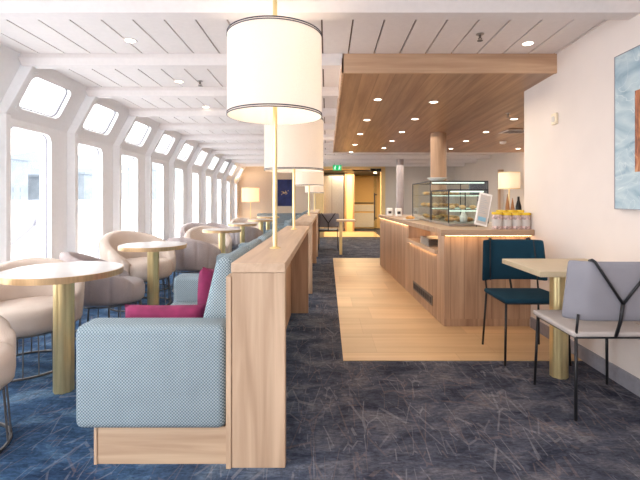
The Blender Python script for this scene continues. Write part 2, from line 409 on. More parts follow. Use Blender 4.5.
# corridor behind the opening
bm = bm_new(); box(bm, -.5, XO1+.6, 17.0, 17.1, 0, 2.3); struct('wall_corridor_end', bm, 'yellowwall')
bm = bm_new(); box(bm, -.5, -.4, YF+.3, 17.0, 0, 2.3); box(bm, 2.2, 2.3, YF+.3, 17, 0, 2.3); struct('wall_corridor_side', bm, 'yellowwall')
bm = bm_new(); box(bm, -.5, 2.3, YF+.15, 17.0, 2.1, 2.16); struct('ceiling_corridor', bm, 'dark')
bm = bm_new(); box(bm, -.1, 1.66, YF+.1, 15.2, 0, .006); struct('floor_corridor', bm, 'floor')
# steel lift doors
dr = struct('door_1', (lambda b: (box(b, -.28, .62, 15.3, 15.36, 0, 2.06), b)[1])(bm_new()), 'dark')
for sx in (0, 1):
    bm = bm_new(); box(bm, -.24+sx*.42, .17+sx*.42, 15.27, 15.31, 0, 2.0); obj('door_leaf', bm, 'chrome', dr)
bm = bm_new(); box(bm, .64, .70, 15.24, 15.36, 0, 2.1); box(bm, .92, .98, 15.24, 15.36, 0, 2.1); struct('trim_40', bm, 'walnut')
bm = bm_new(); box(bm, .70, .92, 15.27, 15.36, 0, 2.1); struct('wall_corridor_pier', bm, 'yellowwall')
# white service door behind
dr = struct('door_2', (lambda b: (box(b, 1.0, 1.92, 16.94, 17.0, 0, 2.02), b)[1])(bm_new()), 'yellowwall')
for zz in ((.05, .62), (.68, .95)):
    bm = bm_new(); rbox(bm, 1.04, 1.88, 16.9, 16.945, zz[0], zz[1], .01, 1); obj('door_panel', bm, 'paper', dr)
bm = bm_new(); box(bm, 1.02, 1.90, 16.9, 16.94, .99, 1.03); obj('push_bar', bm, 'dark', dr)
# glass door standing in the opening, with black closer
gd = struct('door_3', (lambda b: (box(b, .78, 1.62, 12.93, 12.95, 2.02, 2.06), b)[1])(bm_new()), 'black')
bm = bm_new(); box(bm, 1.42, 1.44, 12.3, 12.96, .02, 2.02); obj('glass_leaf', bm, 'glassy', gd)
bm = bm_new(); box(bm, 1.32, 1.64, 12.86, 12.95, 2.0, 2.09); obj('door_closer', bm, 'black', gd)
bm = bm_new(); tube(bm, [(1.38, 12.32, .55), (1.38, 12.32, 1.35)], .016); box(bm, 1.37, 1.45, 12.3, 12.34, .6, .63); box(bm, 1.37, 1.45, 12.3, 12.34, 1.28, 1.31); obj('door_handle', bm, 'dark', gd)
# soffit
SX, SY0, SY1 = .135, 3.437, 8.44
def zs(Y): return 2.195-.02*(Y-SY0)
def slopebox(bm, x0, x1, y0, y1, th=.14):
    hexa(bm, [(x0,y0,zs(y0)),(x1,y0,zs(y0)),(x1,y1,zs(y1)),(x0,y1,zs(y1)),(x0,y0,zs(y0)+.12),(x1,y0,zs(y0)+.12),(x1,y1,zs(y1)+.12),(x0,y1,zs(y1)+.12)])
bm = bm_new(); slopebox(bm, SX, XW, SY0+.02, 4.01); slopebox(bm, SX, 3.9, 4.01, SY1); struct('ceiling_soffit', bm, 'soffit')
bm = bm_new(); box(bm, SX-.015, XW, SY0, SY0+.02, zs(SY0)-.006, zc(3.4)+.015); struct('trim_50', bm, 'soffit_front')
bm = bm_new()
hexa(bm, [(SX-.015,SY0,zs(SY0)-.006),(SX,SY0,zs(SY0)-.006),(SX,SY1,zs(SY1)-.006),(SX-.015,SY1,zs(SY1)-.006),(SX-.015,SY0,zc(SY0)+.01),(SX,SY0,zc(SY0)+.01),(SX,SY1,zc(SY1)+.01),(SX-.015,SY1,zc(SY1)+.01)])
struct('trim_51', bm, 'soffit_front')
# pillars
bm = bm_new(); lathe(bm, [(.115, 0), (.115, zs(6.3)+.01)], (438.5-VX)/F*6.3, 6.3, 32); autosmooth(struct('pillar', bm, 'walnut'))
bm = bm_new(); lathe(bm, [(.09, 0), (.09, zc(10.4)+.01)], (400-VX)/F*10.4, 10.4, 24); autosmooth(struct('pillar_far', bm, 'taupe'))

# ------------------------------------------------------------------ outside the windows
bm = bm_new()
box(bm, -5.1, -5.0, -2, 30, -.5, 1.15); struct('exterior_bulwark', bm, 'deckwhite')
bm = bm_new(); box(bm, -5.0, -2.85, -3, 30, -.6, -.5); struct('exterior_deck', bm, 'deckwhite')
tag(obj('deck_handrail', (lambda b: (tube(b, [(-4.0, 5.40, .60), (-4.0, 5.76, .80), (-4.0, 5.82, .90), (-4.0, 5.81, .80)], .022), b)[1])(bm_new()), 'skirt'),
    'pale grey bent handrail on the deck outside the first window', 'handrail')
bm = bm_new()
hp = [(-40, 6), (0, 14), (60, 18), (100, 22), (125, 17), (150, 24), (190, 20), (240, 30), (330, 26), (430, 14)]
for i in range(len(hp)-1):
    (y0, h0), (y1, h1) = hp[i], hp[i+1]
    bm.faces.new([bm.verts.new(p) for p in ((-90, y0, -20), (-90, y1, -20), (-96, y1, h1*.8), (-96, y0, h0*.8))])
struct('exterior_hill', bm, 'hill')
for i, (y, w, h) in enumerate(((82, 9, 15), (96, 6, 10), (112, 14, 12.5), (150, 10, 19))):
    bm = bm_new(); box(bm, -70, -64, y, y+w, -8, h*.62)
    prism(bm, [(-70.5, y-.5), (-63.5, y-.5), (-63.5, y+w+.5), (-70.5, y+w+.5)], h*.62, h*.62+.5)
    for j in range(int(w/2)):
        for z in (1, 2.6): box(bm, -63.98, -63.9, y+.6+j*2, y+1.6+j*2, z, z+.9)
    tag(obj('harbour_building', bm, 'haze'),
        ['hazy pale blue harbour building with flat roof, seen through the first window', 'small hazy harbour building, lower one beside a taller block outside',
         'long low hazy harbour building seen through the windows', 'tall hazy harbour building farthest along the shore'][i], 'building')

# ------------------------------------------------------------------ divider units
def divider(y0, y1, label):
    r = thing('divider_shelf', label, 'divider', (-.299, y0, 0), group='oak divider units along the aisle')
    L = y1-y0; w = .117; zt = .893
    bm = bm_new(); rbox(bm, -w, w, 0, L, zt-.042, zt, .002, 1); obj('top_slab', bm, 'oak_y', r)
    bm = bm_new(); rbox(bm, -w, w, .006, .048, 0, zt-.0425, .002, 1); obj('end_panel', bm, 'oak', r)
    bm = bm_new(); rbox(bm, -w, w-.01, L-.048, L-.006, 0, zt-.0425, .002, 1); obj('end_panel', bm, 'walnut', r)
    bm = bm_new(); box(bm, -w+.03, -w+.05, .048, L-.048, 0, zt-.0425); obj('back_panel', bm, 'walnut', r)
    bm = bm_new(); box(bm, -w-.022, -w-.001, .0, .9*L, 0, zt-.06); obj('side_board', bm, 'oak', r)
    return r
divider(1.842, 4.40, 'oak divider console nearest the camera, behind the light blue sofa')
divider(5.24, 7.78, 'second oak divider console along the aisle, past the first gap')
divider(8.62, 11.1, 'farthest oak divider console in the row along the aisle')
# pole lamps
def pole_lamp(x, Y, zb, ht, label, rad=.267, base=.893):
    r = thing('pole_lamp', label, 'lamp', (x, Y, base), group='tall pole lamps rising from the oak divider')
    zt = zc(Y)-base+.003
    bm = bm_new(); tube(bm, [(0,0,.004), (0,0,zt)], .0125, 12); autosmooth(obj('pole', bm, 'brass', r))
    bm = bm_new(); lathe(bm, [(0,.0005), (.03,.0005), (.03,.006), (.013,.012)], n=20); obj('foot_plate', bm, 'brass', r)
    b, t = zb-base, zb-base+ht
    bm = bm_new(); lathe(bm, [(rad, b), (rad, t), (rad-.004, t), (rad-.004, b), (rad, b)], n=64); sh = autosmooth(obj('lamp_shade', bm, 'shade', r))
    for z0 in (b, t-.016):
        bm = bm_new()
        lathe(bm, [(rad+.0005, z0), (rad+.003, z0), (rad+.003, z0+.005), (rad+.0005, z0+.005)], n=64)
        lathe(bm, [(rad+.0005, z0+.010), (rad+.003, z0+.010), (rad+.003, z0+.016), (rad+.0005, z0+.016)], n=64)
        obj('shade_trim', bm, 'trimstripe', sh)
    bm = bm_new()
    for k in range(3):
        a = k*2*PI/3; tube(bm, [(0,0,t-.03), ((rad-.004)*math.cos(a), (rad-.004)*math.sin(a), t-.03)], .003, 6)
    obj('shade_spider', bm, 'brass', r)
    for k in range(2):
        bm = bm_new(); ell(bm, ((-1)**k*.07, 0, (b+t)/2), (.03, .03, .045)); obj('bulb', bm, 'bulb', r)
    bpy_l = bpy.data.lights.new('lamp_light', 'POINT'); bpy_l.energy = 2.6; bpy_l.color = (1,.90,.78); bpy_l.shadow_soft_size = .06
    lo = bpy.data.objects.new('lamp_light', bpy_l); C.objects.link(lo); lo.parent = r; lo.location = (0, 0.08, (b+t)/2)
    return r
pole_lamp(-.292, 2.386, 1.632, .455, 'large drum lampshade nearest the camera on a brass pole from divider to ceiling', .262)
pole_lamp((294-VX)/F*3.87, 3.87, 1.425, .47, 'drum pole lamp directly behind the nearest one, at far end of first divider')
pole_lamp((309-VX)/F*7.1, 7.1, 1.39, .40, 'third drum pole lamp, on the second divider console', .24)
pole_lamp((314.4-VX)/F*9.6, 9.6, 1.30, .40, 'farthest drum pole lamp, on the last divider console', .21)

# ------------------------------------------------------------------ sofas
def sofa(y0, y1, label, near=True, far=True, x0=-1.102, x1=-.442):
    cx = (x0+x1)/2; W = (x1-x0)/2; L = y1-y0
    r = thing('sofa', label, 'sofa', (cx, y0, 0), group='light blue woven sofas along the divider')
    a0 = .165 if near else .0; a1 = L-.165 if far else L
    if near:
        bm = bm_new(); rbox(bm, -W, W, 0, .165, .165, .618, .035, 4); autosmooth(obj('armrest', bm, 'sofa', r), 60)
    if far:
        bm = bm_new(); rbox(bm, -W, W-.002, L-.165, L, .165, .618, .035, 4); autosmooth(obj('armrest', bm, 'sofa', r), 60)
    n = 2; sw = (a1-a0)/n
    for k in range(n):
        bm = bm_new(); rbox(bm, -W+.01, W-.14, a0+k*sw+.003, a0+(k+1)*sw-.003, .19, .45, .035, 4); autosmooth(obj('seat_cushion', bm, 'sofa', r), 60)
    for k in range(n):   # leaning back cushions, wider at the foot
        ya, yb = a0+k*sw+.003-(.0 if k else .0), a0+(k+1)*sw-.003
        bm = bm_new()
        t = bmesh.new(); hexa(t, [(W-.20,ya,.40),(W-.005,ya,.40),(W-.005,yb,.40),(W-.20,yb,.40),(W-.085,ya,.892),(W-.005,ya,.892),(W-.005,yb,.892),(W-.085,yb,.892)])
        bmesh.ops.bevel(t, geom=list(t.edges), offset=.035, segments=4, profile=.5, affect='EDGES')
        me = bpy.data.meshes.new('t'); t.to_mesh(me); t.free(); bm.from_mesh(me); bpy.data.meshes.remove(me)
        autosmooth(obj('back_cushion', bm, 'sofa', r), 60)
    bm = bm_new(); box(bm, -W+.088, W, .035, L-.035, 0, .166); obj('plinth', bm, 'oak_x', r)
    bm = bm_new(); box(bm, -W+.075, -W+.087, .03, L-.035, 0, .166); obj('plinth_edge', bm, 'oak', r)
    return r
sofa(1.842, 3.02, 'light blue sofa nearest the camera with magenta cushions and oak plinth', True, False)
sofa(3.025, 4.36, 'light blue sofa directly behind the nearest one, sharing its divider')
sofa(5.26, 7.7, 'light blue sofa against the second divider console')
sofa(8.66, 11.0, 'farthest light blue sofa, against the last divider')
def cushion(name, label, loc, rot, s=(.23, .07, .2)):
    bm = bm_new(); n = 14; top = {}
    for sg in (1, -1):
        for i in range(n+1):
            for j in range(n+1):
                u, v = i/n*2-1, j/n*2-1
                e = max(0, (1-u**6)*(1-v**6))**.5
                pinch = 1-.07*(1-abs(u*v))*(u*u+v*v)/2*1.3
                if e == 0 and sg == -1: top[(sg,i,j)] = top[(1,i,j)]; continue
                top[(sg,i,j)] = bm.verts.new((u*s[0]*pinch, sg*s[1]*e*(.92+.08*math.sin(5*u+3*v)), v*s[2]*pinch))
    for sg in (1, -1):
        for i in range(n):
            for j in range(n):
                bm.faces.new((top[(sg,i,j)], top[(sg,i+1,j)], top[(sg,i+1,j+1)], top[(sg,i,j+1)]))
    o = obj(name, bm, 'magenta', smooth=True); o.location = loc; o.rotation_euler = rot
    return tag(o, label, 'cushion', 'magenta cushions on the near sofa')
cushion('throw_cushion', 'magenta cushion standing low against the near sofa arm', (-.80, 2.09, .550), (R(-6), 0, 0), (.20, .06, .10))
cushion('throw_cushion', 'magenta cushion propped upright against the near sofa back', (-.70, 2.58, .60), (R(-4), R(12), R(86)), (.16, .05, .15))

# ------------------------------------------------------------------ round tables
def round_table(x, Y, label, D=.66, h=.742, first=[]):
    if first:
        o = dup(first[0], (x, Y, 0), 0, label); o.scale = (D/.66, D/.66, 1); return o
    r = thing('round_table', label, 'table', (x, Y, 0), group='round brass pedestal tables by the windows'); first.append(r)
    bm = bm_new(); lathe(bm, [(0,h-.002), (D/2-.004,h-.002), (D/2-.004,h), (D/2-.008,h+.001), (0,h+.001)], n=64); autosmooth(obj('tabletop', bm, 'ttop', r))
    bm = bm_new(); lathe(bm, [(D/2-.02,h-.036), (D/2,h-.036), (D/2+.001,h-.002), (D/2-.004,h), (D/2-.02,h-.004)], n=64); lathe(bm, [(0,h-.034),(D/2-.02,h-.034)], n=64); autosmooth(obj('table_edge', bm, 'tedge', r))
    bm = bm_new(); lathe(bm, [(.053, .0), (.053, h-.034)], n=96, rfun=lambda a: 1+.08*abs(math.sin(4*a))); autosmooth(obj('column', bm, 'brass', r), 50)
    return r
round_table(-1.61, 2.60, 'round brass-edged table nearest the camera, left of the sofa arm')
round_table(-1.635, 4.0, 'second round brass pedestal table, beyond the nearest one', .60)
round_table((222-VX)/F*6.0, 6.0, 'third round brass pedestal table along the windows', .53)
round_table((242.3-VX)/F*7.4, 7.4, 'fourth round brass pedestal table along the windows', .5)
round_table((261-VX)/F*8.9, 8.9, 'fifth round brass pedestal table, toward the far lamp', .55)
round_table((268-VX)/F*10.4, 10.4, 'farthest small round pedestal table near the grey banquette', .55)

# ------------------------------------------------------------------ tub armchairs
def tub_chair(mat, first={}):
    r = thing('tub_armchair', '', 'armchair', (0,0,0))
    # shell: angle a from the back (0) round to the front of each arm
    bm = bm_new(); NA, NP = 128, 14; amax = R(128); rings = []
    for i in range(NA+1):
        a = -amax+2*amax*i/NA; q = abs(a)/amax
        top = .735-.27*(q**1.7) if q < 1 else .465
        end = min(1, (1-q)*9+.25)**.5
        th = .052*end; rmid = .287
        groove = 1-.05*(1-abs(math.cos(a*7)))**2.2
        ring = []
        bot = .30
        hh = (top-bot)/2; zm = (top+bot)/2
        for k in range(NP):
            p = 2*PI*k/NP; cx, cz = math.cos(p), math.sin(p)
            rx = math.copysign(abs(cx)**.55, cx)*th; rz = math.copysign(abs(cz)**.35, cz)*hh*(.75+.25*end)
            rad = rmid+rx
            lean = (zm+rz-bot)*.12
            if cx > 0: rad *= groove
            rad += lean*(.5+.5*math.cos(a))
            ring.append(bm.verts.new((-rad*math.sin(a)*1.02, -rad*math.cos(a), zm+rz)))
        rings.append(ring)
    for i in range(NA):
        for k in range(NP):
            j = (k+1) % NP; bm.faces.new((rings[i][k], rings[i][j], rings[i+1][j], rings[i+1][k]))
    bm.faces.new(rings[0]); bm.faces.new(list(reversed(rings[-1])))
    obj('backrest_shell', bm, mat, r, smooth=True)
    bm = bm_new()
    sq = lambda a: 1+.05*abs(math.sin(2*a))
    lathe(bm, [(0,.285), (.245,.285), (.267,.30), (.272,.34), (.272,.40), (.260,.435), (.23,.452), (0,.458)], 0, .025, 48, sq)
    obj('seat_cushion', bm, mat, r, smooth=True)
    bm = bm_new(); n = 20
    def circ(rad, z, m=40): return [(rad*math.cos(2*PI*i/m), rad*math.sin(2*PI*i/m), z) for i in range(m)]
    tube(bm, circ(.285, .009), .008, 6, True); tube(bm, circ(.265, .278), .008, 6, True)
    for i in range(n):
        a = 2*PI*i/n; tube(bm, [(.285*math.cos(a), .285*math.sin(a), .012), (.265*math.cos(a), .265*math.sin(a), .286)], .0045, 5)
    autosmooth(obj('wire_base', bm, 'wire', r), 60)
    return r
protos = {}
def tub(mat, x, Y, face, label):
    """face: direction the sitter looks, degrees, 0 = +Y, 90 = -X"""
    if mat not in protos:
        o = tub_chair(mat); protos[mat] = o; o.location = (x, Y, 0); o.rotation_euler = (0,0,R(face)); o['label'] = label
        o['group'] = 'upholstered tub armchairs by the windows'; return o
    return dup(protos[mat], (x, Y, 0), R(face), label, 'upholstered tub armchairs by the windows')
for args in [
 ('beige', -1.79, 1.93, -88, 1, 'beige tub armchair at the bottom left, cut off by the frame'),
 ('beige', -2.10, 2.98, -150, .98, 'beige tub armchair facing the camera just behind the nearest round table'),
 ('taupe', -1.93, 3.76, -62, .98, 'taupe tub armchair seen from behind between the two nearest round tables'),
 ('beige', -2.06, 4.70, -122, 1.1, 'beige tub armchair facing us behind the second round table'),
 ('taupe', -1.70, 5.48, -18, .96, 'taupe channel-backed tub armchair seen from behind beyond the second table'),
 ('taupe', -2.34, 5.55, -60, .92, 'taupe tub armchair by the window behind the channel-backed one'),
 ('beige', -1.84, 6.62, -150, 1, 'pale beige tub armchair directly behind the third round table'),
 ('taupe', -2.25, 7.6, -140, 1, 'taupe tub armchair at the window beyond the third table'),
 ('taupe', -1.55, 8.1, -10, .95, 'pale tub armchair seen from behind beyond the fourth table'),
 ('beige', -1.85, 9.7, -150, 1, 'beige tub armchair behind the fifth round table'),
 ('taupe', -2.28, 9.0, -130, .9, 'taupe tub armchair at the window near the far end')]:
    o = tub(*args[:4], args[5]); o.scale = (args[4],)*3

# ------------------------------------------------------------------ dining chairs with slim metal legs
def y_chair(seat_mat, back_mat, label, loc, rotz, name='dining_chair', s=1):
    """faces +y locally"""
    r = thing(name, label, 'chair', loc, rotz); r.scale = (s, s, s)
    bm = bm_new(); t = bmesh.new()
    hexa(t, [(-.225,-.21,.43),(.225,-.21,.43),(.235,.22,.44),(-.235,.22,.44),(-.225,-.21,.462),(.225,-.21,.462),(.235,.22,.472),(-.235,.22,.472)])
    bmesh.ops.bevel(t, geom=list(t.edges), offset=.012, segments=3, profile=.5, affect='EDGES')
    me = bpy.data.meshes.new('t'); t.to_mesh(me); t.free(); bm.from_mesh(me); bpy.data.meshes.remove(me)
    autosmooth(obj('seat', bm, seat_mat, r), 60)
    # backrest: upholstered panel with wings turned forward
    bm = bm_new(); xs = [-.262, -.225, -.185, -.15, 0, .15, .185, .225, .262]; ys = [.075, .045, .012, 0, -.004, 0, .012, .045, .075]
    zs_ = [.525, .545, .69, .825, .845]; th = .034
    def pt(i, j, side):
        z = zs_[j]; lean = -.10*(z-.5)
        pin = .9 if j in (0, 4) else 1; tt = th*(.35 if j in (0, 4) or i in (0, 8) else 1)
        nx = xs[i]*(1-.24*(z-.5))
        return (nx, -.225+ys[i]+lean+side*tt/2, z)
    V = {(i,j,sd): bm.verts.new(pt(i,j,sd)) for i in range(9) for j in range(5) for sd in (-1, 1)}
    for i in range(8):
        for j in range(4):
            for sd in (-1, 1): bm.faces.new((V[i,j,sd], V[i+1,j,sd], V[i+1,j+1,sd], V[i,j+1,sd]))
    for i in range(8):
        for j in (0, 4): bm.faces.new((V[i,j,-1], V[i+1,j,-1], V[i+1,j,1], V[i,j,1]))
    for j in range(4):
        for i in (0, 8): bm.faces.new((V[i,j,-1], V[i,j+1,-1], V[i,j+1,1], V[i,j,1]))
    obj('backrest', bm, back_mat, r, smooth=True, sub=1)
    for sx in (-1, 1):
        bm = bm_new(); tube(bm, [(sx*.205, -.20, .455), (sx*.225, -.232, .004)], .0085, 8); obj('leg', bm, 'black', r, smooth=True)
        bm = bm_new(); tube(bm, [(sx*.215, .19, .44), (sx*.228, .205, .004)], .0085, 8); obj('leg', bm, 'black', r, smooth=True)
    bm = bm_new()
    tube(bm, [(-.205,-.205,.432), (.205,-.205,.432)], .007, 8); tube(bm, [(-.215,.19,.434), (.215,.19,.434)], .007, 8)
    for sx in (-1, 1): tube(bm, [(sx*.205,-.2,.43), (sx*.215,.19,.434)], .007, 8)
    obj('seat_frame', bm, 'black', r, smooth=True)
    bm = bm_new()
    tube(bm, [(0,-.212,.44), (0,-.248,.53), (0,-.268,.625)], .009, 8)
    for sx in (-1, 1): tube(bm, [(0,-.268,.625), (sx*.075,-.277,.73), (sx*.155,-.283,.846), (sx*.157,-.262,.853), (sx*.157,-.238,.846)], .0075, 8)
    obj('back_brace', bm, 'black', r, smooth=True)
    for sx in (-1, 1):
        bm = bm_new(); tube(bm, [(sx*.205,-.2,.44), (sx*.208,-.225,.56)], .007, 8); obj('back_post', bm, 'black', r, smooth=True)
    if back_mat == 'teal':
        for sx in (-1, 1):
            bm = bm_new(); tube(bm, [(sx*.185,-.175,.53), (sx*.181,-.192,.69), (sx*.172,-.212,.845)], .005, 6); obj('backrest_seam', bm, 'black', r, smooth=True)
    return r
y_chair('teal', 'teal', 'dark teal dining chair facing the camera behind the square table', (1.475, 3.18, 0), PI)
y_chair('grey_lt', 'grey_fab', 'grey dining chair with black Y-shaped back brace at the square table', (1.535, 2.47, 0), 0)
y_chair('grey_lt', 'grey_fab', 'dining chair at the bottom right, only its black leg in view', (1.60, 1.63, 0), 0)
y_chair('dark', 'grey_fab', 'small distant grey chair with Y-shaped brace at end of the aisle', (.03, 9.9, 0), 0)
# square table
r = thing('square_table', 'pale square wall table with fluted brass column between two chairs', 'table', (1.555, 2.78, 0))
bm = bm_new(); rbox(bm, -.298, .303, -.275, .275, .708, .742, .004, 2); obj('tabletop', bm, 'tedge2' if 'tedge2' in M else 'oak_x', r)
bm = bm_new(); lathe(bm, [(.052, 0), (.052, .708)], n=96, rfun=lambda a: 1+.075*abs(math.sin(4*a))); ob = autosmooth(obj('column', bm, 'brass', r), 50); ob.location.x = -.022; ob.location.y = .03
# distant table
r = thing('square_table', 'small distant wooden table with brass legs beside the far chair', 'table', (.40, 8.95, 0))
bm = bm_new(); rbox(bm, -.20, .20, -.22, .22, .70, .735, .004, 1); obj('tabletop', bm, 'oak_x', r)
bm = bm_new(); box(bm, -.14, -.08, -.04, .04, 0, .70); obj('column', bm, 'brass', r)

# ------------------------------------------------------------------ counter
SK = -.0356
def cx_(Y): return 1.07+SK*(Y-3.88)
cr = thing('serving_counter', 'long oak serving counter with warm lights under its ledge', 'counter', (0,0,0))
Y0, Y1, Y2, Y3 = 3.88, 4.07, 5.31, 7.53
ZT, ZB = .895, .842
bm = bm_new()   # front face
prism(bm, [(cx_(Y0), Y0), (XW-.002, Y0), (XW-.002, Y0+.04), (cx_(Y0)+.02, Y0+.04)], .075, ZB); obj('front_panel', bm, 'counter_x', cr)
bm = bm_new(); prism(bm, [(cx_(Y0)+.005, Y0+.015), (XW-.002, Y0+.015), (XW-.002, Y0+.04), (cx_(Y0)+.02, Y0+.04)], 0, .0745); obj('kick_board', bm, 'walnut', cr)
bm = bm_new(); prism(bm, [(cx_(Y0), Y0+.001), (cx_(Y0)+.019, Y0+.041), (cx_(Y0)+.10, Y1), (cx_(Y1), Y1)], .0, ZB); obj('corner_post', bm, 'counter', cr)
bm = bm_new(); prism(bm, [(cx_(Y1), Y1+.001), (cx_(Y1)+.06, Y1+.001), (cx_(Y2)+.06, Y2-.001), (cx_(Y2), Y2-.001)], .0, .64); obj('side_panel', bm, 'counter', cr)
bm = bm_new(); prism(bm, [(cx_(Y2), Y2), (cx_(Y2)+.5, Y2), (cx_(Y3)+.5, Y3), (cx_(Y3), Y3)], .0, ZB-.005); obj('side_panel', bm, 'counter', cr)
bm = bm_new(); prism(bm, [(cx_(Y1)-.03, Y1+.001), (cx_(Y1)+.26, Y1+.001), (cx_(Y2)+.26, Y2-.001), (cx_(Y2)-.03, Y2-.001)], .641, .682); obj('tray_ledge', bm, 'oak_y', cr)
bm = bm_new(); prism(bm, [(cx_(Y1)+.27, Y1+.001), (cx_(Y1)+.30, Y1+.001), (cx_(Y2)+.30, Y2-.001), (cx_(Y2)+.27, Y2-.001)], .3, ZB); obj('niche_back', bm, 'oak', cr)
bm = bm_new()
prism(bm, [(cx_(Y0)-.05, 3.80), (XW-.002, 3.80), (XW-.002, 4.0), (2.5, 4.02), (2.5, 4.7), (1.95, 4.75), (1.95, Y3), (cx_(Y3)-.03, Y3), (cx_(Y2)-.03, Y2), (cx_(Y1)-.01, Y1)], ZB, ZT); obj('countertop', bm, 'ctop', cr, bevel=.004)
bm = bm_new(); prism(bm, [(1.9, 4.8), (1.93, 4.8), (1.93, Y3), (1.9, Y3)], 0, ZB); obj('rear_panel', bm, 'counter', cr)
bm = bm_new(); prism(bm, [(cx_(Y0)+.0, 3.825), (XW-.02, 3.825), (XW-.02, 3.845), (cx_(Y0)+.0, 3.845)], ZB-.004, ZB-.001); obj('light_strip', bm, 'strip', cr)
bm = bm_new(); prism(bm, [(cx_(Y2)-.018, Y2), (cx_(Y2)-.006, Y2), (cx_(Y3)-.006, Y3), (cx_(Y3)-.018, Y3)], ZB-.004, ZB-.001); obj('light_strip', bm, 'strip', cr)
bm = bm_new(); prism(bm, [(cx_(Y1)-.018, Y1+.05), (cx_(Y1)-.006, Y1+.05), (cx_(Y2)-.006, Y2-.05), (cx_(Y2)-.018, Y2-.05)], .636, .640); obj('light_strip', bm, 'strip', cr)
bm = bm_new(); prism(bm, [(cx_(Y1)+.22, Y1+.05), (cx_(Y1)+.24, Y1+.05), (cx_(Y2)+.24, Y2-.05), (cx_(Y2)+.22, Y2-.05)], ZB-.004, ZB-.001); obj('light_strip', bm, 'strip', cr)
ga, gb = 4.25, 5.05
bm = bm_new()
prism(bm, [(cx_(ga)-.006, ga), (cx_(ga)+.001, ga), (cx_(gb)+.001, gb), (cx_(gb)-.006, gb)], .10, .20); g = obj('vent_grille', bm, 'wire', cr)
bm = bm_new()
for k in range(9):
    q = ga+.03+k*.085; prism(bm, [(cx_(q)-.009, q), (cx_(q)-.0065, q), (cx_(q+.06)-.0065, q+.06), (cx_(q+.06)-.009, q+.06)], .12, .18)
obj('grille_slots', bm, 'dark', g)
# tray stack in the niche
tr = bm_new()
for k in range(5): rbox(tr, -.11, .11, -.2, .2, k*.016, k*.016+.012, .005, 1)
tag(obj('tray_stack', tr, 'chrome', loc=(cx_(4.5)+.10, 4.55, .683)), 'stack of pale grey serving trays in the counter niche', 'tray stack')

# display cases
def case(name, label, x0, x1, y0, y1, z0, z1, shelves, back=True):
    r = thing(name, label, 'display case', ((x0+x1)/2, (y0+y1)/2, z0)); a, b = (x1-x0)/2, (y1-y0)/2; h = z1-z0
    bm = bm_new(); rbox(bm, -a, a, -b, b, .001, .03, .004, 1); obj('case_base', bm, 'chrome', r)
    bm = bm_new()
    for (p0, p1, q0, q1) in ((-a,-a+.006,-b,b), (-a,a,-b,-b+.006)): box(bm, p0+.001, p1-.001, q0+.001, q1-.001, .03, h-.012)
    obj('glass_panel', bm, 'glassy', r)
    bm = bm_new()
    for sx in (-1, 1):
        for sy in (-1, 1): box(bm, sx*a-.005, sx*a+.005, sy*b-.005, sy*b+.005, .03, h)
    for sx in (-1, 1): box(bm, sx*a-.005, sx*a+.005, -b, b, h-.012, h)
    for sy in (-1, 1): box(bm, -a, a, sy*b-.005, sy*b+.005, h-.012, h)
    obj('case_frame', bm, 'dark', r)
    bm = bm_new(); box(bm, -a+.006, a-.006, -b+.006, b-.006, h-.008, h-.003); obj('top_glass', bm, 'glassy', r)
    for z in shelves:
        bm = bm_new(); box(bm, -a+.02, a-.02, -b+.05, b-.02, z, z+.008); obj('shelf', bm, 'glassy', r)
        bm = bm_new(); box(bm, -a+.02, a-.02, -b+.045, -b+.052, z-.012, z-.002); obj('shelf_light', bm, 'signwhite', r)
    bm = bm_new(); box(bm, -a+.03, a-.03, -b+.03, -b+.045, h-.03, h-.016); obj('case_light', bm, 'signwhite', r)
    return r
c1 = case('glass_display_case', 'tall glass pastry display case behind the lower case on the counter', 1.22, 1.90, 5.02, 6.05, ZT, 1.385, (.17, .32))
c2 = case('glass_display_case', 'lower glass display case at the near corner of the counter', 1.225, 1.62, 4.28, 4.98, ZT, 1.268, (.16,))
def croissant(loc, rot, label, mat='pastry', s=1):
    bm = bm_new(); pts, rs = [], []
    for i in range(9):
        a = R(-70+140*i/8); pts.append((.06*math.sin(a)*s, .03*math.cos(a)*s, .022*s)); rs.append((.006+.019*math.cos(a*1.2)**1 if abs(a*1.2) < 1.5 else .006)*s)
    tube(bm, pts, rs, 8)
    o = obj('pastry', bm, mat, smooth=True, loc=loc); o.rotation_euler = (0,0,rot); return tag(o, label, 'pastry', 'pastries in the glass cases')
def bun(loc, label, s=1, mat='bun'):
    bm = bm_new(); ell(bm, (0,0,.022*s), (.04*s,.04*s,.025*s)); return tag(obj('bread_bun', bm, mat, smooth=True, loc=loc), label, 'bun', 'bread buns in the glass cases')
for si, z in enumerate((.031, .179, .329)):
    for k in range(5):
        y = 5.2+k*.17; x = 1.36
        nm = ['on the bottom shelf', 'on the middle shelf', 'on the top shelf'][si]
        if (k+si) % 2: croissant((x, y, ZT+z), R(90+10*k), 'golden croissant %s of the tall display case' % nm)
        else: bun((x, y, ZT+z), 'round bread bun %s of the tall display case' % nm)
        bun((x+.22, y, ZT+z), 'browned roll in the rear row %s of the tall display case' % nm, .9, 'pastry')
for k in range(3): bun((1.34+k*.11, 4.55, ZT+.169), 'round bun on the shelf of the lower display case', .9)
for k in range(3): croissant((1.34+k*.11, 4.6, ZT+.031), R(20*k), 'golden croissant on the floor of the lower display case')
bm = bm_new(); lathe(bm, [(0,.0),(.035,.0),(.04,.06),(.018,.10),(.018,.13),(0,.13)], n=16); tag(obj('milk_jug', bm, 'paper', smooth=True, loc=(1.42, 4.42, ZT+.031)), 'small white jug standing inside the lower display case', 'jug')
